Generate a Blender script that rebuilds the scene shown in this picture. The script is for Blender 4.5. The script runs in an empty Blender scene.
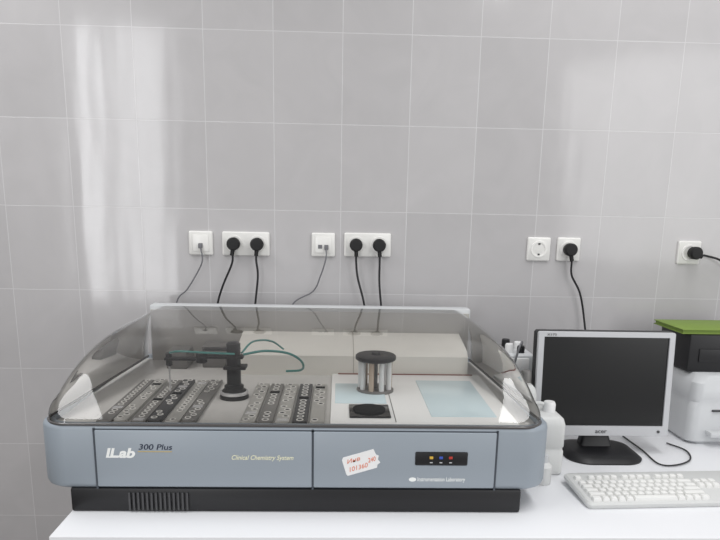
import bpy, bmesh, math, random
from mathutils import Vector, Matrix, noise
random.seed(4)
scene=bpy.context.scene
COL=bpy.context.collection
scene.view_settings.view_transform='Standard'

# ------------------------------------------------------------ materials
def s2l(c):
    c=c/255.0
    return c/12.92 if c<=0.04045 else ((c+0.055)/1.055)**2.4
def rgb(r,g,b): return (s2l(r),s2l(g),s2l(b),1)
def mat(name,col,rough=0.5,metal=0.0,noise=0.0,nscale=30,coat=0.0,spec=0.5,bump=0.0):
    m=bpy.data.materials.new(name);m.use_nodes=True
    nt=m.node_tree;b=nt.nodes['Principled BSDF']
    b.inputs['Base Color'].default_value=col
    b.inputs['Roughness'].default_value=rough
    b.inputs['Metallic'].default_value=metal
    b.inputs['Coat Weight'].default_value=coat
    b.inputs['Specular IOR Level'].default_value=spec
    if noise>0 or bump>0:
        tc=nt.nodes.new('ShaderNodeTexCoord')
        n=nt.nodes.new('ShaderNodeTexNoise');n.inputs['Scale'].default_value=nscale;n.inputs['Detail'].default_value=4
        nt.links.new(tc.outputs['Object'],n.inputs['Vector'])
        if noise>0:
            mx=nt.nodes.new('ShaderNodeMix');mx.data_type='RGBA'
            mx.inputs[6].default_value=tuple(max(0,c*(1-noise)) for c in col[:3])+(1,)
            mx.inputs[7].default_value=tuple(min(1,c*(1+noise)) for c in col[:3])+(1,)
            nt.links.new(n.outputs['Fac'],mx.inputs[0]);nt.links.new(mx.outputs[2],b.inputs['Base Color'])
        if bump>0:
            bp=nt.nodes.new('ShaderNodeBump');bp.inputs['Strength'].default_value=bump;bp.inputs['Distance'].default_value=0.001
            nt.links.new(n.outputs['Fac'],bp.inputs['Height']);nt.links.new(bp.outputs['Normal'],b.inputs['Normal'])
    return m
def glassy(name,tint,ior=1.5,rough=0.02,refl=1.0):
    m=bpy.data.materials.new(name);m.use_nodes=True
    nt=m.node_tree;nt.nodes.clear()
    o=nt.nodes.new('ShaderNodeOutputMaterial')
    t=nt.nodes.new('ShaderNodeBsdfTransparent');t.inputs[0].default_value=tint
    g=nt.nodes.new('ShaderNodeBsdfGlossy');g.inputs['Roughness'].default_value=rough
    g.inputs[0].default_value=(refl,refl,refl,1)
    fr=nt.nodes.new('ShaderNodeFresnel');fr.inputs[0].default_value=ior
    mx=nt.nodes.new('ShaderNodeMixShader')
    nt.links.new(fr.outputs[0],mx.inputs[0]);nt.links.new(t.outputs[0],mx.inputs[1]);nt.links.new(g.outputs[0],mx.inputs[2])
    nt.links.new(mx.outputs[0],o.inputs[0])
    return m

M={}
M['body']=mat('blue_grey_enamel',rgb(150,159,168),0.42,noise=0.03,nscale=8)
M['panel']=mat('blue_grey_panel',rgb(154,163,172),0.4,noise=0.03,nscale=6)
M['seam']=mat('seam_dark',rgb(70,76,84),0.6)
M['black']=mat('black_plastic',rgb(22,22,25),0.45,noise=0.1)
M['blacksoft']=mat('black_rubber',rgb(14,14,15),0.6)
M['dgrey']=mat('dark_grey_plastic',rgb(66,66,68),0.45,noise=0.08)
M['mgrey']=mat('mid_grey_plastic',rgb(124,122,120),0.4,metal=0.2,noise=0.08)
M['rackl']=mat('light_metal_rack',rgb(178,176,172),0.35,metal=0.3,noise=0.08)
M['backp']=mat('inner_back_grey',rgb(182,179,174),0.5,noise=0.1,nscale=6)
M['deck']=mat('grey_deck',rgb(194,192,189),0.4,noise=0.08)
M['white']=mat('white_plastic',rgb(236,236,236),0.4,noise=0.02)
M['outlet']=mat('outlet_plastic',rgb(232,231,228),0.3)
M['cream']=mat('cream_enamel',rgb(236,233,226),0.4,noise=0.03)
M['joint']=mat('panel_joint_beige',rgb(180,174,165),0.6)
M['edge']=mat('brown_red_edge',rgb(128,84,72),0.5)
M['lgrey']=mat('light_grey_plastic',rgb(200,202,204),0.4,noise=0.03)
M['silver']=mat('silver_plastic',rgb(192,193,196),0.35,metal=0.1)
M['steel']=mat('steel',rgb(232,232,234),0.25,metal=0.5)
M['column']=mat('column_metal',rgb(36,36,38),0.28,metal=0.4)
M['screen']=mat('screen_off',rgb(9,10,12),0.25)
M['matblack']=mat('matte_black',rgb(14,14,16),0.85,spec=0.2)
M['gloss']=mat('glossy_black',rgb(18,18,20),0.12)
M['table']=mat('white_laminate',rgb(230,231,234),0.35,noise=0.015,nscale=3)
M['green']=mat('green_card',rgb(120,144,62),0.6,noise=0.05)
M['tube']=mat('green_tubing',rgb(66,140,134),0.3)
M['cable']=mat('black_cable',rgb(20,20,24),0.45)
M['gcable']=mat('grey_cable',rgb(110,110,114),0.5)
M['wht']=mat('lettering_white',rgb(245,247,245),0.5)
M['navy']=mat('lettering_navy',rgb(25,35,60),0.5)
M['gold']=mat('gold_line',rgb(206,180,110),0.45,metal=0.2)
M['yel']=mat('lettering_pale_yellow',rgb(236,234,204),0.5)
M['orange']=mat('ink_orange',rgb(226,128,96),0.7)
M['paper']=mat('paper_sticker',rgb(242,242,242),0.7,noise=0.02,nscale=60)
M['lr']=mat('indicator_red',rgb(190,60,50),0.4)
M['ly']=mat('indicator_yellow',rgb(220,180,70),0.4)
M['lb']=mat('indicator_blue',rgb(60,90,190),0.4)
M['plate']=mat('frosted_plate',rgb(254,254,253),0.25,noise=0.003)
M['cyan']=mat('pale_cyan_plate',rgb(222,240,246),0.2,noise=0.01)
M['key']=mat('key_white',rgb(228,228,226),0.5)
M['kbase']=mat('keyboard_base',rgb(205,206,205),0.45)
M['cup']=mat('sample_cup_plastic',rgb(222,220,216),0.35)
M['pe']=mat('translucent_polyethylene',rgb(214,215,214),0.45,noise=0.03)
M['rod']=mat('amber_rod',rgb(206,186,168),0.2,metal=0.2)
M['lid']=glassy('smoked_acrylic',(0.89,0.882,0.872,1),1.48,0.025)
M['lidrim']=mat('smoked_rim',rgb(84,82,82),0.25)

def wall_mat():
    m=bpy.data.materials.new('glazed_tile');m.use_nodes=True
    nt=m.node_tree;b=nt.nodes['Principled BSDF'];L=nt.links.new
    geo=nt.nodes.new('ShaderNodeNewGeometry')
    sep=nt.nodes.new('ShaderNodeSeparateXYZ');L(geo.outputs['Position'],sep.inputs[0])
    ax=nt.nodes.new('ShaderNodeMath');ax.operation='ADD';ax.inputs[1].default_value=0.21*40-0.005
    az=nt.nodes.new('ShaderNodeMath');az.operation='ADD';az.inputs[1].default_value=0.263*20-1.394
    L(sep.outputs['X'],ax.inputs[0]);L(sep.outputs['Z'],az.inputs[0])
    cmb=nt.nodes.new('ShaderNodeCombineXYZ');L(ax.outputs[0],cmb.inputs[0]);L(az.outputs[0],cmb.inputs[1])
    br=nt.nodes.new('ShaderNodeTexBrick');br.offset=0;br.squash=1
    br.inputs['Scale'].default_value=1;br.inputs['Mortar Size'].default_value=0.0014;br.inputs['Mortar Smooth'].default_value=0.3
    br.inputs['Brick Width'].default_value=0.21;br.inputs['Row Height'].default_value=0.263
    br.inputs['Bias'].default_value=0
    br.inputs['Color1'].default_value=rgb(180,178,179);br.inputs['Color2'].default_value=rgb(186,184,185)
    br.inputs['Mortar'].default_value=rgb(201,200,201)
    L(cmb.outputs[0],br.inputs['Vector'])
    n=nt.nodes.new('ShaderNodeTexNoise');n.inputs['Scale'].default_value=7;n.inputs['Detail'].default_value=6;n.inputs['Distortion'].default_value=1.2
    L(geo.outputs['Position'],n.inputs['Vector'])
    mr=nt.nodes.new('ShaderNodeMapRange');mr.inputs[1].default_value=0.3;mr.inputs[2].default_value=0.7;mr.inputs[3].default_value=0.97;mr.inputs[4].default_value=1.02
    L(n.outputs['Fac'],mr.inputs[0])
    mx=nt.nodes.new('ShaderNodeVectorMath');mx.operation='SCALE'
    L(br.outputs['Color'],mx.inputs[0]);L(mr.outputs[0],mx.inputs['Scale'])
    L(mx.outputs[0],b.inputs['Base Color'])
    b.inputs['Roughness'].default_value=0.11
    vs=nt.nodes.new('ShaderNodeVectorMath');vs.operation='MULTIPLY';vs.inputs[1].default_value=(7,1,1.2);L(geo.outputs['Position'],vs.inputs[0])
    n2=nt.nodes.new('ShaderNodeTexNoise');n2.inputs['Scale'].default_value=1.0;L(vs.outputs[0],n2.inputs['Vector'])
    bp0=nt.nodes.new('ShaderNodeBump');bp0.inputs['Strength'].default_value=0.5;bp0.inputs['Distance'].default_value=0.004
    L(n2.outputs['Fac'],bp0.inputs['Height'])
    bp=nt.nodes.new('ShaderNodeBump');bp.inputs['Strength'].default_value=0.3;bp.inputs['Distance'].default_value=0.001;bp.invert=True
    L(br.outputs['Fac'],bp.inputs['Height']);L(bp0.outputs['Normal'],bp.inputs['Normal'])
    L(bp.outputs['Normal'],b.inputs['Normal'])
    return m
M['wall']=wall_mat()
M['paint']=mat('grey_wall_paint',rgb(80,78,76),0.7,noise=0.03,nscale=3)
M['floor']=mat('floor_linoleum',rgb(120,112,104),0.5,noise=0.1,nscale=5)

# ------------------------------------------------------------ builders
def finish(name,bm,m,parent=None,base=None,smooth=True,mods=None):
    bmesh.ops.recalc_face_normals(bm,faces=bm.faces)
    me=bpy.data.meshes.new(name);bm.to_mesh(me);bm.free()
    if smooth:
        me.polygons.foreach_set('use_smooth',[True]*len(me.polygons))
        try: me.set_sharp_from_angle(angle=math.radians(38))
        except Exception: pass
    o=bpy.data.objects.new(name,me);COL.objects.link(o)
    me.materials.append(m)
    if base is not None: me.transform(Matrix.Translation(-Vector(base)))
    if parent: o.parent=parent
    elif base is not None: o.location=base
    return o
def root(name,loc,label,cat,rz=0,group=None):
    e=bpy.data.objects.new(name,None);e.location=loc;e.rotation_euler=(0,0,rz);e.empty_display_size=0.05
    COL.objects.link(e);e['label']=label;e['category']=cat
    if group: e['group']=group
    return e
def tag(o,label,cat,group=None):
    o['label']=label;o['category']=cat
    if group:o['group']=group
def box(bm,x0,x1,y0,y1,z0,z1,bev=0.0,seg=2):
    r=bmesh.ops.create_cube(bm,size=1)
    vs=r['verts']
    for v in vs:
        v.co.x=x0+(v.co.x+.5)*(x1-x0);v.co.y=y0+(v.co.y+.5)*(y1-y0);v.co.z=z0+(v.co.z+.5)*(z1-z0)
    if bev>0:
        es=list({e for v in vs for e in v.link_edges})
        bmesh.ops.bevel(bm,geom=es,offset=bev,segments=seg,affect='EDGES',profile=0.5)
def lathe(bm,prof,c=(0,0,0),seg=24,axis='Z'):
    c=Vector(c);rings=[]
    def tr(x,y,z):
        if axis=='Z': return c+Vector((x,y,z))
        if axis=='Y': return c+Vector((x,z,y))
        return c+Vector((z,x,y))
    for (r,h) in prof:
        if r<1e-6: rings.append([bm.verts.new(tr(0,0,h))])
        else: rings.append([bm.verts.new(tr(r*math.cos(2*math.pi*i/seg),r*math.sin(2*math.pi*i/seg),h)) for i in range(seg)])
    for a,b in zip(rings[:-1],rings[1:]):
        for i in range(seg):
            j=(i+1)%seg
            if len(a)==1 and len(b)==1: continue
            if len(a)==1: bm.faces.new((a[0],b[j],b[i]))
            elif len(b)==1: bm.faces.new((a[i],a[j],b[0]))
            else: bm.faces.new((a[i],a[j],b[j],b[i]))
def cyl(bm,c,r,h,axis='Z',seg=24,r2=None,bev=0.0):
    r2=r if r2 is None else r2
    if bev>0: lathe(bm,[(0,0),(r-bev,0),(r,bev),(r2,h-bev),(r2-bev,h),(0,h)],c,seg,axis)
    else: lathe(bm,[(0,0),(r,0),(r2,h),(0,h)],c,seg,axis)
def spline(pts,n=8):
    P=[Vector(p) for p in pts];P=[P[0]*2-P[1]]+P+[P[-1]*2-P[-2]];out=[]
    for i in range(1,len(P)-2):
        for k in range(n):
            t=k/n
            out.append(0.5*((2*P[i])+(P[i+1]-P[i-1])*t+(2*P[i-1]-5*P[i]+4*P[i+1]-P[i+2])*t*t+(3*P[i]-3*P[i+1]+P[i+2]-P[i-1])*t**3))
    out.append(P[-2]);return out
def tube(bm,pts,r,n=8,seg=8,smooth=True):
    P=spline(pts,n) if smooth else [Vector(p) for p in pts]
    rings=[];prev=None
    for i,p in enumerate(P):
        d=(P[min(i+1,len(P)-1)]-P[max(i-1,0)]).normalized()
        a=prev if prev is not None else (Vector((0,0,1)) if abs(d.z)<.9 else Vector((0,1,0)))
        u=(a-d*a.dot(d)).normalized();prev=u;w=d.cross(u)
        rings.append([bm.verts.new(p+r*(u*math.cos(2*math.pi*k/seg)+w*math.sin(2*math.pi*k/seg))) for k in range(seg)])
    for a,b in zip(rings[:-1],rings[1:]):
        for k in range(seg): bm.faces.new((a[k],a[(k+1)%seg],b[(k+1)%seg],b[k]))
    bm.faces.new(rings[0]);bm.faces.new(rings[-1])
def rrect(x0,x1,y0,y1,r,n=8):
    if not isinstance(r,tuple): r=(r,)*4
    pts=[]
    for (cx,cy,rr,a0) in ((x0+r[0],y0+r[0],r[0],180),(x1-r[1],y0+r[1],r[1],270),(x1-r[2],y1-r[2],r[2],0),(x0+r[3],y1-r[3],r[3],90)):
        for k in range(n+1):
            a=math.radians(a0+90*k/n);pts.append((cx+rr*math.cos(a),cy+rr*math.sin(a)))
    return pts
def loft(bm,loops,cap=True):
    R=[[bm.verts.new(p) for p in l] for l in loops]
    n=len(R[0])
    for a,b in zip(R[:-1],R[1:]):
        for k in range(n): bm.faces.new((a[k],a[(k+1)%n],b[(k+1)%n],b[k]))
    if cap: bm.faces.new(R[0]);bm.faces.new(R[-1])
def text_part(name,body,x0,x1,zb,h,y,m,parent,base,shear=0.0,offset=0.0,rot=0.0):
    cu=bpy.data.curves.new('tmp','FONT');cu.body=body;cu.shear=shear;cu.offset=offset;cu.extrude=0.002
    to=bpy.data.objects.new('tmp',cu);COL.objects.link(to)
    bpy.context.view_layer.update()
    dg=bpy.context.evaluated_depsgraph_get()
    me=bpy.data.meshes.new_from_object(to.evaluated_get(dg))
    bpy.data.objects.remove(to)
    xs=[v.co.x for v in me.vertices];ys=[v.co.y for v in me.vertices]
    sx=(x1-x0)/(max(xs)-min(xs));sy=h/(max(ys)-min(ys));mx,my=min(xs),min(ys)
    cx=(x0+x1)/2;cz=zb+h/2
    for v in me.vertices:
        X=(v.co.x-mx)*sx+x0;Z=(v.co.y-my)*sy+zb
        dx,dz=X-cx,Z-cz
        v.co=Vector((cx+dx*math.cos(rot)-dz*math.sin(rot),y-v.co.z*0.3,cz+dx*math.sin(rot)+dz*math.cos(rot)))
    me.name=name
    me.transform(Matrix.Translation(-Vector(base)))
    me.materials.clear();me.materials.append(m)
    o=bpy.data.objects.new(name,me);COL.objects.link(o);o.parent=parent
    return o

# ------------------------------------------------------------ setting
bm=bmesh.new();box(bm,-2.55,2.6,0,0.12,0,2.8)
w=finish('wall_back',bm,M['wall'],smooth=False);w['kind']='structure'
bm=bmesh.new();box(bm,-2.67,-2.55,-4.6,0.12,0,2.8)
w=finish('wall_left',bm,M['paint'],smooth=False);w['kind']='structure'
bm=bmesh.new();box(bm,-2.67,2.6,-4.6,0.12,-0.1,0)
w=finish('floor',bm,M['floor'],smooth=False);w['kind']='structure'

# ------------------------------------------------------------ desk
R=root('desk',(0.45,-0.45,0),'long white laminate laboratory desk against tiled wall','desk')
B=R.location
bm=bmesh.new();box(bm,-0.573,1.75,-0.92,-0.02,0.715,0.75,0.002);finish('tabletop',bm,M['table'],R,B)
for x in (-0.55,1.70):
    bm=bmesh.new();box(bm,x,x+0.025,-0.86,-0.06,0.0,0.715,0.001);finish('side_panel',bm,M['table'],R,B)
bm=bmesh.new();box(bm,-0.525,1.70,-0.12,-0.10,0.25,0.715,0.001);finish('modesty_panel',bm,M['table'],R,B)

# ------------------------------------------------------------ analyzer
AX0,AX1,AY0,AY1=-0.640,0.472,-0.805,-0.10
A=root('laboratory_analyzer',(-0.085,-0.45,0.75),'large blue-grey benchtop blood chemistry analyzer with smoked transparent lid','laboratory analyzer')
B=A.location
def apart(name,bm,m,parent=None,**k):
    return finish(name,bm,m,A if parent is None else parent,B,**k)
bm=bmesh.new();box(bm,-0.572,0.408,-0.808,-0.12,0.75,0.805,0.006);bs=apart('base',bm,M['black'])
bm=bmesh.new()
for i in range(14):
    x=-0.447+i*0.0095;box(bm,x,x+0.004,-0.812,-0.806,0.756,0.796)
v=apart('vent_grille',bm,M['dgrey'],bs);v['label']='ribbed dark vent slots'
def loop(ins,z,r): return [(x,y,z) for x,y in rrect(AX0+ins,AX1-ins,AY0+ins,AY1-ins,(r,r,0.02,0.02))]
bm=bmesh.new()
loft(bm,[loop(0.03,0.800,0.05),loop(0.012,0.800,0.055),loop(0.003,0.806,0.06),loop(0,0.815,0.062),loop(0,0.936,0.062),loop(0.002,0.942,0.06),loop(0.007,0.946,0.055),loop(0.022,0.946,0.045),loop(0.024,0.930,0.043),loop(0.026,0.930,0.043)])
sh=apart('housing',bm,M['body'])
bm=bmesh.new();loft(bm,[loop(0.024,0.9305,0.043),loop(0.024,0.935,0.043)]);dk=apart('work_deck',bm,M['deck'])
def fpanel(name,x0,x1,z0,z1,m,dep=0.004):
    bm=bmesh.new();box(bm,x0,x1,AY0-dep,AY0+0.01,z0,z1,0.0025);return apart(name,bm,m)
fd=fpanel('front_door',-0.511,-0.053,0.809,0.936,M['panel'])
cp=fpanel('control_panel',-0.049,0.345,0.809,0.936,M['panel'])
for x in (-0.513,-0.051,0.347):
    bm=bmesh.new();box(bm,x-0.0022,x+0.0022,AY0-0.0015,AY0+0.01,0.803,0.94);apart('panel_seam',bm,M['seam'])
bm=bmesh.new();box(bm,-0.513,0.347,AY0-0.0015,AY0+0.01,0.935,0.9385);apart('panel_seam',bm,M['seam'])
FY=AY0-0.0038
bm=bmesh.new()
def slab(pts):
    sh_=0.25;z0=0.875
    loft(bm,[[(x+(z-z0)*sh_,yy,z) for x,z in pts] for yy in (FY,FY-0.0006)])
slab([(-0.490,0.875),(-0.463,0.875),(-0.463,0.880),(-0.4755,0.880),(-0.4755,0.8965),(-0.4815,0.8965),(-0.4815,0.878),(-0.484,0.878),(-0.484,0.8965),(-0.490,0.8965)])
t=apart('lettering',bm,M['wht'],fd);t['label']='white slab italic initials'
t=text_part('lettering','ab',-0.4625,-0.428,0.8745,0.0225,FY,M['wht'],fd,B,shear=0.25,offset=0.04);t['label']='white bold italic maker lettering'
t=text_part('lettering','300 Plus',-0.420,-0.349,0.8935,0.0125,FY,M['navy'],fd,B,shear=0.2,offset=0.008);t['label']='dark italic model lettering'
bm=bmesh.new();box(bm,-0.422,-0.350,FY-0.0006,FY,0.8885,0.8900);apart('underline',bm,M['gold'],fd)
text_part('lettering','Clinical Chemistry System',-0.224,-0.092,0.869,0.0135,FY,M['yel'],fd,B,shear=0.3,offset=0.012)
text_part('lettering','Instrumentation Laboratory',0.177,0.281,0.822,0.0125,FY,M['wht'],cp,B,shear=0.0,offset=0.006)
bm=bmesh.new();lathe(bm,[(0,-0.0006),(0.006,-0.0006),(0.006,0)],(0.166,FY,0.829),20,'Y')
for vv in bm.verts: vv.co.x=0.166+(vv.co.x-0.166)*1.35;vv.co.z=0.829+(vv.co.z-0.829)*0.8
apart('emblem',bm,M['wht'],cp)
bm=bmesh.new();box(bm,0.170,0.284,FY-0.002,FY+0.002,0.862,0.893,0.003);dp=apart('indicator_panel',bm,M['black'],cp)
for x,mm in ((0.205,'ly'),(0.226,'lb'),(0.247,'lr')):
    bm=bmesh.new();box(bm,x-0.004,x+0.004,FY-0.0028,FY-0.0015,0.877,0.883,0.001);apart('indicator_symbol',bm,M[mm],cp)
    bm=bmesh.new();box(bm,x-0.003,x+0.003,FY-0.0028,FY-0.0015,0.868,0.870);apart('indicator_symbol',bm,M['lgrey'],cp)
SX,SZ=0.053,0.868
rot=math.radians(17)
outl=[(-0.036,-0.0215),(0.030,-0.0215),(0.033,-0.015),(0.040,-0.012),(0.037,-0.004),(0.041,0.004),(0.036,0.008),(0.034,0.0215),(-0.034,0.0215),(-0.038,0.016),(-0.038,-0.017)]
bm=bmesh.new()
loft(bm,[[(SX+x*math.cos(rot)-z*math.sin(rot),yy,SZ+x*math.sin(rot)+z*math.cos(rot)) for x,z in outl] for yy in (FY,FY-0.0012)])
st=apart('paper_sticker',bm,M['paper'],cp)
def stx(s,dx,dz,wd,h):
    cx=SX+dx*math.cos(rot)-dz*math.sin(rot);cz=SZ+dx*math.sin(rot)+dz*math.cos(rot)
    text_part('handwriting',s,cx-wd/2,cx+wd/2,cz-h/2,h,FY-0.0011,M['orange'],cp,B,shear=0.3,rot=rot)
stx('Инв',-0.014,0.010,0.030,0.009)
stx('101360',-0.008,-0.009,0.042,0.010)
stx('240',0.024,0.0,0.018,0.010)
bm=bmesh.new();box(bm,-0.575,0.41,-0.14,-0.09,0.93,1.106,0.006);rh=apart('rear_housing',bm,M['lgrey'])
bm=bmesh.new();box(bm,-0.57,0.405,-0.146,-0.139,0.935,1.092);apart('inner_back_panel',bm,M['backp'])
bm=bmesh.new()
loft(bm,[[(x,y,z) for (y,z) in ((-0.315,0.935),(-0.308,0.990),(-0.29,1.005),(-0.147,1.030),(-0.147,0.935))] for x in (-0.29,0.375)])
cb=apart('cover_block',bm,M['cream'])
x=0.045
bm=bmesh.new();loft(bm,[[(xx,y,z) for (y,z) in ((-0.3165,0.935),(-0.3095,0.991),(-0.291,1.0065),(-0.147,1.0315),(-0.147,1.026),(-0.291,1.003),(-0.306,0.989),(-0.313,0.935))] for xx in (x,x+0.0018)]);apart('panel_joint',bm,M['joint'],cb)
bm=bmesh.new();box(bm,-0.015,0.405,-0.775,-0.325,0.935,0.943,0.003);pl=apart('reaction_plate',bm,M['plate'])
bm=bmesh.new();box(bm,0.002,0.385,-0.334,-0.329,0.943,0.9455);apart('plate_edging',bm,M['edge'],pl)
bm=bmesh.new();box(bm,0.215,0.365,-0.72,-0.40,0.943,0.945,0.001);apart('cover_glass',bm,M['cyan'],pl)
bm=bmesh.new();box(bm,-0.005,0.120,-0.62,-0.44,0.943,0.945,0.001);apart('cover_glass',bm,M['cyan'],pl)
bm=bmesh.new();box(bm,0.13,0.132,-0.76,-0.42,0.9425,0.9436)
apart('plate_seam',bm,M['mgrey'],pl)
bm=bmesh.new();box(bm,0.028,0.122,-0.735,-0.640,0.943,0.948,0.002);pd=apart('cuvette_port',bm,M['gloss'],pl)
bm=bmesh.new();lathe(bm,[(0,0),(0.038,0),(0.038,0.004),(0.030,0.006),(0,0.006)],(0.074,-0.688,0.948),28);apart('port_disc',bm,M['matblack'],pl)
CX,CY=0.098,-0.50
bm=bmesh.new();lathe(bm,[(0,0),(0.048,0),(0.048,0.005),(0.044,0.008),(0,0.008)],(CX,CY,0.943),32);cr=apart('cuvette_carousel',bm,M['mgrey'])
bm=bmesh.new();lathe(bm,[(0,0),(0.049,0),(0.052,0.003),(0.052,0.011),(0.048,0.014),(0.012,0.014),(0.010,0.020),(0,0.020)],(CX,CY,1.025),32);apart('carousel_cap',bm,M['black'],cr)
bm=bmesh.new();cyl(bm,(CX,CY,0.951),0.006,0.074);apart('carousel_hub',bm,M['mgrey'],cr)
for i in range(9):
    a=2*math.pi*i/9+0.2;x=CX+0.038*math.cos(a);y=CY+0.038*math.sin(a)
    bm=bmesh.new();cyl(bm,(x,y,0.951),0.0068,0.074,seg=12);apart('cuvette',bm,M['rod'] if i%3==0 else M['white'],cr)
PX,PY=-0.257,-0.55
bm=bmesh.new();lathe(bm,[(0,0),(0.036,0),(0.036,0.006),(0.030,0.010),(0.030,0.020),(0.024,0.024),(0.024,0.032),(0.0175,0.036),(0.0175,0.138),(0.012,0.142),(0,0.142)],(PX,PY,0.935),28);ar=apart('sampling_arm',bm,M['column'])
bm=bmesh.new();lathe(bm,[(0.030,0),(0.035,0.001),(0.035,0.007),(0.030,0.008)],(PX,PY,0.945),28);apart('collar',bm,M['steel'],ar)
for (x0_,x1_,hw_,z0_,z1_) in ((-0.425,-0.330,0.011,1.030,1.037),(-0.340,-0.232,0.014,1.036,1.044),(-0.330,-0.240,0.012,1.056,1.061),(-0.280,-0.225,0.020,1.010,1.018)):
    bm=bmesh.new();box(bm,x0_,x1_,-0.55-hw_,-0.55+hw_,z0_,z1_,0.002);apart('arm_beam',bm,M['black'],ar)
bm=bmesh.new();cyl(bm,(-0.335,-0.55,1.024),0.014,0.026,seg=18,bev=0.002);apart('arm_joint',bm,M['black'],ar)
bm=bmesh.new();cyl(bm,(-0.415,-0.55,0.95),0.0025,0.08,seg=8);apart('probe',bm,M['steel'],ar)
bm=bmesh.new();cyl(bm,(-0.415,-0.55,1.015),0.008,0.034,seg=14,bev=0.002);apart('probe_holder',bm,M['black'],ar)
for pts,rr in (([(-0.23,-0.57,1.05),(-0.18,-0.55,1.055),(-0.13,-0.51,1.042),(-0.10,-0.48,1.02),(-0.09,-0.45,0.995),(-0.10,-0.42,0.975),(-0.14,-0.38,0.962)],0.0032),
    ([(-0.41,-0.56,1.05),(-0.38,-0.58,1.058),(-0.31,-0.585,1.056),(-0.25,-0.575,1.052)],0.0026),
    ([(-0.24,-0.53,1.045),(-0.22,-0.46,1.06),(-0.18,-0.40,1.05),(-0.15,-0.36,1.02)],0.0026)):
    bm=bmesh.new();tube(bm,pts,rr);apart('tubing',bm,M['tube'],ar)
for a in ((-0.50,-0.44,-0.26,-0.16,0.985),(-0.40,-0.33,-0.24,-0.16,1.0)):
    bm=bmesh.new();box(bm,a[0],a[1],a[2],a[3],0.935,a[4],0.004);apart('pump_module',bm,M['mgrey'])

# lid -------------------------------------------------
pp=[]
NP=64
for i in range(NP+1):
    s_=(i/NP)**1.7
    pp.append((-0.801+0.661*s_,0.958+0.146*(0.9*(1-(1-s_)**4.5)+0.1*s_)))
bm=bmesh.new();rows=[]
ZB=0.946
for (y,z) in pp:
    H=z-ZB
    t=(y+0.80)/0.66
    xl=-0.630+0.045*t; xr=0.458-0.044*t
    d=y+0.802
    ci=0.06*(1-math.sqrt(max(0,1-(1-min(d/0.06,1))**2)))
    xl+=ci;xr-=ci
    rr=min(0.055,H*0.8)
    arch=[]
    def sidept(h): return 0.020*(h/0.16)**2
    for k in range(4):
        h=(H-rr)*k/4;arch.append((sidept(h),h))
    b0=sidept(H-rr)
    for k in range(15):
        a=math.radians(180-90*k/14);arch.append((b0+rr+rr*math.cos(a),H-rr+rr*math.sin(a)))
    L=[(xl+i,ZB+h) for i,h in arch];Rr=[(xr-i,ZB+h) for i,h in reversed(arch)]
    mid=[(L[-1][0]+(Rr[0][0]-L[-1][0])*k/24,ZB+H) for k in range(1,24)]
    rows.append([bm.verts.new((x,y,zz)) for x,zz in L+mid+Rr])
for a,b in zip(rows[:-1],rows[1:]):
    for k in range(len(a)-1): bm.faces.new((a[k],a[k+1],b[k+1],b[k]))
lip=[bm.verts.new((v_.co.x,v_.co.y,ZB)) for v_ in rows[0]]
for k in range(len(lip)-1):
    if (rows[0][k].co.z-ZB)>1e-5 or (rows[0][k+1].co.z-ZB)>1e-5: bm.faces.new((lip[k],lip[k+1],rows[0][k+1],rows[0][k]))
lidrim_pts=[tuple(r_[0].co) for r_ in reversed(rows)]+[tuple(v_.co) for v_ in lip]+[tuple(r_[-1].co) for r_ in rows]
ld=finish('lid',bm,M['lid'],A,B)
ld['label']='smoked transparent curved lid'
rp=[]
for p in lidrim_pts:
    if not rp or (Vector(p)-Vector(rp[-1])).length>0.006: rp.append(p)
bm=bmesh.new();tube(bm,rp,0.0035,smooth=False,seg=6);apart('lid_rim',bm,M['lidrim'],ld)

# sample racks ------------------------------------------------
def make_rack(name,x,y0,y1,wd,h,n,m,label,group,cupr,skip=(),slots=(),side=0.0):
    Rk=root(name,(x,(y0+y1)/2,0.935),label,'sample rack',group=group)
    bm=bmesh.new();box(bm,-wd/2,wd/2,-(y1-y0)/2,(y1-y0)/2,0,h,0.0015)
    box(bm,-wd/2+0.004,wd/2-0.004,-(y1-y0)/2-0.005,-(y1-y0)/2+0.002,0.001,h-0.002,0.0005)
    finish('rack_body',bm,m,Rk)
    first=None
    for i in range(n):
        yy=-(y1-y0)/2+(i+0.5)*(y1-y0)/n
        if i in slots:
            bm=bmesh.new();box(bm,-wd*0.36,wd*0.36,yy-0.008,yy+0.008,h-0.001,h+0.0008);finish('rack_slot',bm,M['matblack'] if i%2 else M['steel'],Rk);continue
        if i in skip: continue
        if first is None:
            bm=bmesh.new();lathe(bm,[(cupr*0.6,h+0.0004),(cupr*0.65,h+0.0015),(cupr,h+0.0015),(cupr,h-0.002)],(0,0,0),14)
            c=finish('sample_cup',bm,M['cup'],Rk)
            bm=bmesh.new();lathe(bm,[(0,h+0.0010),(cupr*0.70,h+0.0010),(cupr*0.70,h)],(0,0,0),14)
            cb_=finish('cup_opening',bm,M['matblack'],c);first=(c,cb_)
        else:
            c=first[0].copy();COL.objects.link(c);c.parent=Rk
            cb_=first[1].copy();COL.objects.link(cb_);cb_.parent=c
        c.location=(side*(1 if i%2 else -1),yy,0)
    return Rk
cfg=[((0,1),(4,)),((5,6,10),(13,)),((13,),(0,7)),((3,4),(9,12)),((1,2),(14,)),((7,8,9),(4,))]
for i,(sk,sl) in enumerate(cfg):
    make_rack('sample_rack',-0.508+i*0.037-(0.002 if i%2 else 0),-0.762+0.008*(i%2),-0.41,0.031,0.007+0.002*(i%2),16,(M['mgrey'],M['rackl'],M['mgrey'],M['dgrey'],M['rackl'],M['mgrey'])[i],'grey sample rack with a row of small round cups','sample racks on the analyzer deck',0.0072,sk,sl,0.004 if i%2 else 0)
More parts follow.
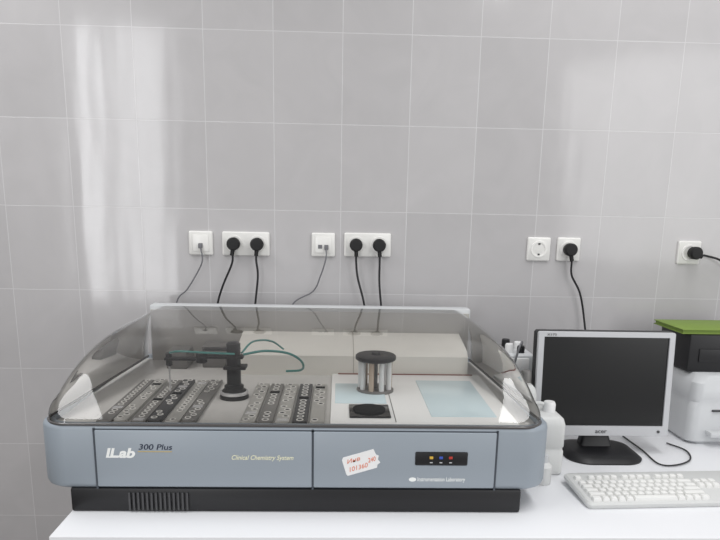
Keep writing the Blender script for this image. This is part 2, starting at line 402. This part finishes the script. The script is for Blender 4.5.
for i,(sk,sl) in enumerate([((6,),(2,)),((3,4),(9,)),((5,),(0,)),((),(7,)),((1,2,3,4),(11,))]):
    make_rack('reagent_rack',-0.196+i*0.0380,-0.762,-0.44,0.033,0.008,13,(M['rackl'],M['mgrey'],M['rackl'],M['dgrey'],M['rackl'])[i],'grey metal reagent rack with round openings','reagent racks on the analyzer deck',0.0082,sk,sl,0.0 if i%2 else 0.005)

# ------------------------------------------------------------ outlets
def outlet(x,z,n,kind,label):
    Rk=root('wall_outlet',(x,0,z),label,'wall outlet',group='white outlets along the tiled wall')
    hw=0.0375*n
    bm=bmesh.new();loft(bm,[[(a,yy,b) for a,b in rrect(-hw+i,hw-i,-0.0375+i,0.0375-i,0.005,4)] for yy,i in ((0,0),(-0.007,0),(-0.010,0.003))])
    finish('cover_frame',bm,M['outlet'],Rk)
    for k in range(n):
        cx=(k-(n-1)/2)*0.074
        bm=bmesh.new()
        if kind=='schuko':
            lathe(bm,[(0.0,-0.0045),(0.019,-0.0045),(0.0205,-0.0125),(0.026,-0.0125),(0.027,-0.009)],(cx,0,0),32,'Y')
            s=finish('socket_insert',bm,M['outlet'],Rk)
        else:
            box(bm,cx-0.026,cx+0.026,-0.0125,-0.009,-0.026,0.026,0.002)
            s=finish('socket_insert',bm,M['outlet'],Rk)
            for sx in ((0,) if kind=='rj1' else (-0.010,0.010)):
                bm=bmesh.new()
                box(bm,cx+sx-0.0065,cx+sx+0.0065,-0.0135,-0.012,-0.012,0.000)
                finish('jack',bm,M['gcable'],s)
    return Rk
outlet(-0.440,1.287,1,'rj1','square white wall outlet with data jack')
outlet(-0.297,1.287,2,'schuko','double white round-socket wall outlet')
outlet(-0.050,1.288,1,'rj2','square white wall outlet with two data jacks')
outlet(0.092,1.290,2,'schuko','double white round-socket wall outlet')
o=outlet(0.648,1.286,1,'schuko','single white outlet with empty round socket')
outlet(0.746,1.287,1,'schuko','single white outlet with plug inserted')
outlet(1.145,1.283,1,'schuko','single white outlet with plug inserted')
for dx in (-0.0095,0.0095):
    bm=bmesh.new();lathe(bm,[(0,-0.0052),(0.0028,-0.0052),(0.0028,-0.004)],(dx,0,0),10,'Y');finish('contact_hole',bm,M['dgrey'],o)
for zz in (0.014,-0.0195):
    bm=bmesh.new();box(bm,-0.003,0.003,-0.012,-0.004,zz,zz+0.0055);finish('earth_contact',bm,M['dgrey'],o)
def plug(x,z,pts,label='black round power plug with cable'):
    Rk=root('power_plug',(x,-0.005,z),label,'power plug',group='black power plugs in the wall outlets')
    bm=bmesh.new();lathe(bm,[(0,0),(0.0185,0),(0.0185,-0.012),(0.0205,-0.016),(0.0205,-0.030),(0.017,-0.036),(0,-0.037)],(0,0,0),28,'Y')
    bm2=bmesh.new()
    finish('plug_body',bm,M['blacksoft'],Rk)
    ex=max(-0.02,min(0.02,pts[0][0]-x));ez=-0.036 if abs(ex)<0.015 else -0.012
    tube(bm2,[(0,-0.026,-0.006),(ex*0.5,-0.026,ez*0.66),(ex,-0.026,ez)],0.0065,seg=10)
    finish('strain_relief',bm2,M['blacksoft'],Rk)
    bm=bmesh.new()
    tube(bm,[(ex*0.6,-0.026,ez*0.6)]+[(a-x,b+0.005,c-z) for a,b,c in pts],0.0034)
    finish('cable',bm,M['cable'],Rk)
plug(-0.334,1.287,[(-0.339,-0.030,1.226),(-0.37,-0.028,1.154),(-0.389,-0.03,1.09),(-0.40,-0.05,0.98),(-0.39,-0.05,0.78)])
plug(-0.260,1.287,[(-0.262,-0.030,1.235),(-0.258,-0.028,1.185),(-0.268,-0.03,1.09),(-0.275,-0.05,0.98),(-0.27,-0.05,0.78)])
plug(0.055,1.290,[(0.056,-0.030,1.235),(0.062,-0.028,1.185),(0.086,-0.03,1.09),(0.09,-0.05,0.98),(0.09,-0.05,0.78)])
plug(0.129,1.290,[(0.131,-0.030,1.235),(0.132,-0.028,1.17),(0.14,-0.03,1.09),(0.15,-0.05,0.98),(0.15,-0.05,0.78)])
plug(0.746,1.287,[(0.752,-0.030,1.25),(0.757,-0.026,1.205),(0.79,-0.026,1.145),(0.812,-0.03,1.05),(0.82,-0.08,0.90),(0.80,-0.15,0.76)])
plug(1.156,1.283,[(1.195,-0.030,1.274),(1.26,-0.028,1.25),(1.38,-0.026,1.15),(1.45,-0.04,0.95),(1.46,-0.04,0.77)])
def netcable(x,z,pts):
    bm=bmesh.new();box(bm,-0.006,0.006,-0.018,-0.006,-0.014,0.0,0.001)
    tube(bm,[(0,-0.014,-0.008)]+[(a-x,b,c-z) for a,b,c in pts],0.0024)
    o=finish('network_cable',bm,M['gcable']);o.location=(x,-0.004,z)
    tag(o,'thin grey network cable hanging from data jack','cable','network cables hanging from the data jacks')
netcable(-0.440,1.285,[(-0.432,-0.026,1.235),(-0.45,-0.022,1.195),(-0.485,-0.02,1.14),(-0.519,-0.02,1.10),(-0.53,-0.03,0.98),(-0.53,-0.04,0.77)])
netcable(-0.040,1.286,[(-0.041,-0.028,1.245),(-0.058,-0.024,1.19),(-0.082,-0.02,1.14),(-0.149,-0.02,1.094),(-0.17,-0.03,0.98),(-0.17,-0.04,0.77)])

# ------------------------------------------------------------ monitor
Mo=root('computer_monitor',(0.728,-0.43,0.75),'silver-framed flat computer monitor with dark screen on white desk','monitor',rz=math.radians(0))
MT=Matrix.Translation((0,0,0.050))@Matrix.Rotation(math.radians(-4),4,'X')
def mp(name,bm,m,par=Mo,tilt=True):
    if tilt: bm.transform(MT)
    return finish(name,bm,m,par)
W2,HH=0.190,0.292
bm=bmesh.new();loft(bm,[[(a,yy,b) for a,b in rrect(-W2+i,W2-i,0+i,HH-i,0.008,4)] for yy,i in ((0.03,0.004),(0.026,0),(0.0,0))]);bz=mp('rear_shell',bm,M['black'])
bm=bmesh.new()
def ring(o,i,y0,y1):
    ol=rrect(*o,0.006,4);il=rrect(*i,0.001,4)
    A_=[[bm.verts.new((a,y,b)) for a,b in l] for y,l in ((y1,ol),(y0+0.002,ol),(y0,[(a*0.994,0.146+(b-0.146)*0.994) for a,b in ol]),(y0,il),(y1,il))]
    n=len(A_[0])
    for p_,q_ in zip(A_[:-1],A_[1:]):
        for k in range(n): bm.faces.new((p_[k],p_[(k+1)%n],q_[(k+1)%n],q_[k]))
ring((-0.188,0.188,0.002,0.290),(-0.172,0.172,0.030,0.276),-0.012,0.001)
be=mp('bezel',bm,M['silver'])
bm=bmesh.new();box(bm,-0.173,0.173,-0.007,0.0,0.029,0.277);mp('screen',bm,M['screen'])
t=text_part('lettering','acer',-0.016,0.016,0.010,0.008,-0.0125,M['dgrey'],Mo,(0,0,0));t.data.transform(MT)
t=text_part('lettering','X173',-0.165,-0.140,0.279,0.006,-0.0125,M['dgrey'],Mo,(0,0,0));t.data.transform(MT)
bm=bmesh.new();cyl(bm,(0.160,-0.014,0.015),0.004,0.003,'Y',16);mp('power_button',bm,M['dgrey'])
bm=bmesh.new();loft(bm,[[(x,y,z) for x,y in rrect(-a,a,b0,b1,0.008,4)] for a,b0,b1,z in ((0.045,0.005,0.05,0.012),(0.036,0.02,0.05,0.05),(0.034,0.03,0.055,0.11),(0.034,0.03,0.05,0.16))]);mp('stand_neck',bm,M['black'],tilt=False)
bm=bmesh.new();loft(bm,[[(x,y,z) for x,y in rrect(-0.105+i,0.105-i,-0.095+i,0.085-i,0.06-i,10)] for i,z in ((0.001,0),(0,0.004),(0.01,0.012),(0.03,0.016))]);mp('stand_base',bm,M['black'],tilt=False)

# ------------------------------------------------------------ keyboard
K=root('keyboard',(0.788,-0.700,0.75),'white computer keyboard lying on the desk','keyboard',rz=math.radians(3))
KT=Matrix.Translation((0,0,0.003))@Matrix.Rotation(math.radians(4),4,'X')
bm=bmesh.new();loft(bm,[[(x,y,z) for x,y in rrect(-0.225+i,0.225-i,-0.078+i,0.078-i,0.012,5)] for i,z in ((0.002,0.003),(0,0.008),(0,0.013),(0.004,0.017))])
bm.transform(KT);finish('keyboard_body',bm,M['kbase'],K)
kc={}
def key(x,y,w,d=0.0165):
    k=(round(w,4),round(d,4))
    if k not in kc:
        bm=bmesh.new();loft(bm,[[(a,b,z) for a,b in rrect(-w/2+i,w/2-i,-d/2+i,d/2-i,0.0015,2)] for i,z in ((0.0,0),(0.0005,0.004),(0.002,0.0085),(0.003,0.009))])
        o=finish('key',bm,M['key'],K);kc[k]=o
    else:
        o=kc[k].copy();COL.objects.link(o);o.parent=K
    o.matrix_local=KT@Matrix.Translation((x,y,0.0165))
U=0.0187
x0=-0.212
for r_i,ws in enumerate([[1.25,1,1,1,1,5.6,1,1,1,1.15],[2.2]+[1]*10+[2.8],[1.75]+[1]*11+[2.25],[1.5]+[1]*12+[1.5],[1]*13+[2]]):
    x=x0;y=-0.062+r_i*U
    for wk in ws: key(x+wk*U/2,y,wk*U-0.002);x+=wk*U
for i in range(13):
    off=0 if i==0 else (0.8 if i<5 else (1.3 if i<9 else 1.8))
    key(x0+(i+0.5+off)*U,-0.062+5.5*U,U-0.002,0.014)
for r_i in (3,4):
    for c in range(3): key(0.082+c*U,-0.062+r_i*U,U-0.002)
for r_i in range(4):
    for c in range(3): key(0.150+c*U,-0.062+r_i*U,U-0.002)

# ------------------------------------------------------------ printer, boxes
Pn=root('laser_printer',(1.20,-0.22,0.75),'white office printer with rounded casing on the desk','printer')
bm=bmesh.new();loft(bm,[[(x,y,z) for x,y in rrect(-0.18+i,0.18-i,-0.14+i,0.14-i,0.03,6)] for i,z in ((0.01,0.0),(0.0,0.01),(0,0.11),(0.006,0.125),(0.004,0.135),(0.01,0.18),(0.03,0.2))])
pb=finish('printer_casing',bm,M['lgrey'],Pn)
bm=bmesh.new();box(bm,-0.12,0.14,-0.146,-0.13,0.10,0.106,0.002);finish('paper_slot',bm,M['dgrey'],Pn)
bm=bmesh.new();box(bm,-0.13,0.13,-0.17,-0.13,0.03,0.045,0.004);finish('paper_tray',bm,M['lgrey'],Pn)
bm=bmesh.new();box(bm,-0.13,0.15,-0.09,0.09,0,0.112,0.006);box(bm,-0.10,0.12,-0.094,-0.088,0.03,0.07,0.002)
o=finish('storage_case',bm,M['black']);o.location=(1.160,-0.20,0.95);tag(o,'black plastic case standing on top of the white printer','case')
bm=bmesh.new();box(bm,-0.155,0.155,-0.08,0.10,0,0.003,0.001);box(bm,-0.155,0.155,-0.08,0.10,0.011,0.014,0.001);box(bm,-0.15,0.15,-0.075,0.098,0.003,0.011)
o=finish('cardboard_folder',bm,M['green']);o.location=(1.164,-0.20,1.062);tag(o,'dull yellow-green cardboard folder lying on the black case','folder')

# ------------------------------------------------------------ containers between analyzer and monitor
def canister(x,y,w_,d_,h,label,capm,capx,rc,handle=True):
    Rk=root('plastic_canister',(x,y,0.75),label,'canister',group='white liquid canisters beside the analyzer')
    bm=bmesh.new();loft(bm,[[(a,b,z) for a,b in rrect(-w_/2+i,w_/2-i,-d_/2+i,d_/2-i,0.014,5)] for i,z in ((0.004,0),(0,0.005),(0,h*0.35),(0.002,h*0.37),(0.002,h*0.40),(0,h*0.42),(0,h*0.74),(0.004,h*0.82),(0.012,h*0.86))])
    finish('canister_body',bm,M['pe'],Rk)
    bm=bmesh.new();lathe(bm,[(0,h*0.84),(rc,h*0.84),(rc,h*0.97),(rc-0.003,h),(0,h)],(capx,0,0),22);finish('canister_cap',bm,capm,Rk)
    if handle:
        bm=bmesh.new();tube(bm,[(-capx-0.014,0,h*0.85),(-capx-0.012,0,h*0.96),(-capx+0.012,0,h*0.96),(-capx+0.02,0,h*0.85)],0.005);finish('carry_handle',bm,M['pe'],Rk)
canister(0.532,-0.535,0.086,0.120,0.178,'low boxy white plastic canister with white cap',M['white'],0.014,0.016)
canister(0.508,-0.415,0.060,0.10,0.230,'tall boxy white plastic canister with grey cap',M['mgrey'],0.008,0.015,False)
Pu=root('pump_unit',(0.513,-0.27,0.75),'grey-white pump unit with small caps and dark fittings','pump unit')
bm=bmesh.new();box(bm,-0.036,0.050,-0.06,0.06,0,0.255,0.008,3);finish('pump_casing',bm,M['lgrey'],Pu)
bm=bmesh.new();box(bm,-0.030,0.034,-0.064,-0.056,0.19,0.245,0.003);finish('front_plate',bm,M['white'],Pu)
for dx,dy,rr,hh,mm in ((-0.018,-0.03,0.012,0.026,'white'),(0.016,-0.03,0.011,0.020,'black'),(-0.016,0.02,0.012,0.030,'black'),(0.02,0.02,0.012,0.022,'white')):
    bm=bmesh.new();lathe(bm,[(0,0),(rr,0),(rr,hh*0.8),(rr*0.85,hh),(0,hh)],(dx,dy,0.255),18);finish('fitting_cap',bm,M[mm],Pu)
bm=bmesh.new();tube(bm,[(0.016,-0.03,0.27),(0.014,-0.045,0.290),(0.0,-0.07,0.278),(-0.01,-0.075,0.24),(-0.015,-0.066,0.20)],0.003);finish('hose',bm,M['gcable'],Pu)
x_,y_,sc=0.508,-0.640,1.0
Db=root('dropper_bottle',(x_,y_,0.75),'small white plastic dropper bottle on the desk','bottle')
bm=bmesh.new();lathe(bm,[(0,0),(0.019*sc,0),(0.021*sc,0.003),(0.021*sc,0.045*sc),(0.011*sc,0.056*sc),(0,0.056*sc)],(0,0,0),22);finish('bottle_body',bm,M['pe'],Db)
bm=bmesh.new();lathe(bm,[(0,0.055*sc),(0.0115*sc,0.055*sc),(0.0105*sc,0.074*sc),(0,0.075*sc)],(0,0,0),18);finish('bottle_cap',bm,M['lgrey'],Db)
bm=bmesh.new()
tube(bm,[(0.855,-0.30,0.754),(0.86,-0.42,0.754),(0.858,-0.52,0.754),(0.90,-0.53,0.754),(0.96,-0.49,0.754),(0.985,-0.42,0.754),(0.96,-0.36,0.754)],0.0022)
o=finish('desk_cable',bm,M['cable']);tag(o,'thin black cable curling across the white desk','cable')

# ------------------------------------------------------------ light
wd=bpy.data.worlds.new('world');scene.world=wd;wd.use_nodes=True
bg=wd.node_tree.nodes['Background'];bg.inputs[0].default_value=(1.0,1.0,1.0,1);bg.inputs[1].default_value=0.58
def area(name,loc,tgt,sx,sy,e,col=(1,1,1)):
    l=bpy.data.lights.new(name,'AREA');l.shape='RECTANGLE';l.size=sx;l.size_y=sy;l.energy=e;l.color=col
    o=bpy.data.objects.new(name,l);COL.objects.link(o);o.location=loc
    o.rotation_euler=(Vector(tgt)-Vector(loc)).to_track_quat('-Z','Y').to_euler()
area('window_light',(-2.34,-4.4,1.75),(-1.9,0,1.7),0.24,2.5,17,(0.97,0.98,1))
area('window_light',(-1.85,-4.4,1.75),(-1.5,0,1.7),0.42,2.5,20,(0.97,0.98,1))
def down(name,loc,sx,sy,e):
    l=bpy.data.lights.new(name,'AREA');l.shape='ELLIPSE';l.size=sx;l.size_y=sy;l.energy=e
    o=bpy.data.objects.new(name,l);COL.objects.link(o);o.location=loc
down('lid_glare_light',(-1.45,-1.2,2.78),0.60,2.6,30)  # added unseen light, placed to mirror as white glare in the lid's left curve
down('lid_glare_light',(0.98,-1.2,2.78),0.34,2.6,20)  # added counterpart giving the lid's right end its glare, no fixture here
area('added_right_light',(2.5,-3.2,1.8),(0.3,-0.4,1.0),1.4,1.6,20)  # added light from the right side, not an actual window

# ------------------------------------------------------------ camera
cam=bpy.data.cameras.new('camera');co=bpy.data.objects.new('camera',cam);COL.objects.link(co);scene.camera=co
f=656.0
yaw=math.radians(2);pitch=math.radians(12.4);roll=math.radians(1.1)
fw=Vector((math.sin(yaw)*math.cos(pitch),math.cos(yaw)*math.cos(pitch),-math.sin(pitch)))
r0=fw.cross(Vector((0,0,1))).normalized();u0=r0.cross(fw)
r=r0*math.cos(roll)+u0*math.sin(roll);u=-r0*math.sin(roll)+u0*math.cos(roll)
mw=Matrix((( r.x,u.x,-fw.x,0),(r.y,u.y,-fw.y,-2.14),(r.z,u.z,-fw.z,1.40),(0,0,0,1)))
co.matrix_world=mw
cam.sensor_width=36;cam.lens=f*36/720;cam.shift_y=84/720;cam.clip_start=0.02
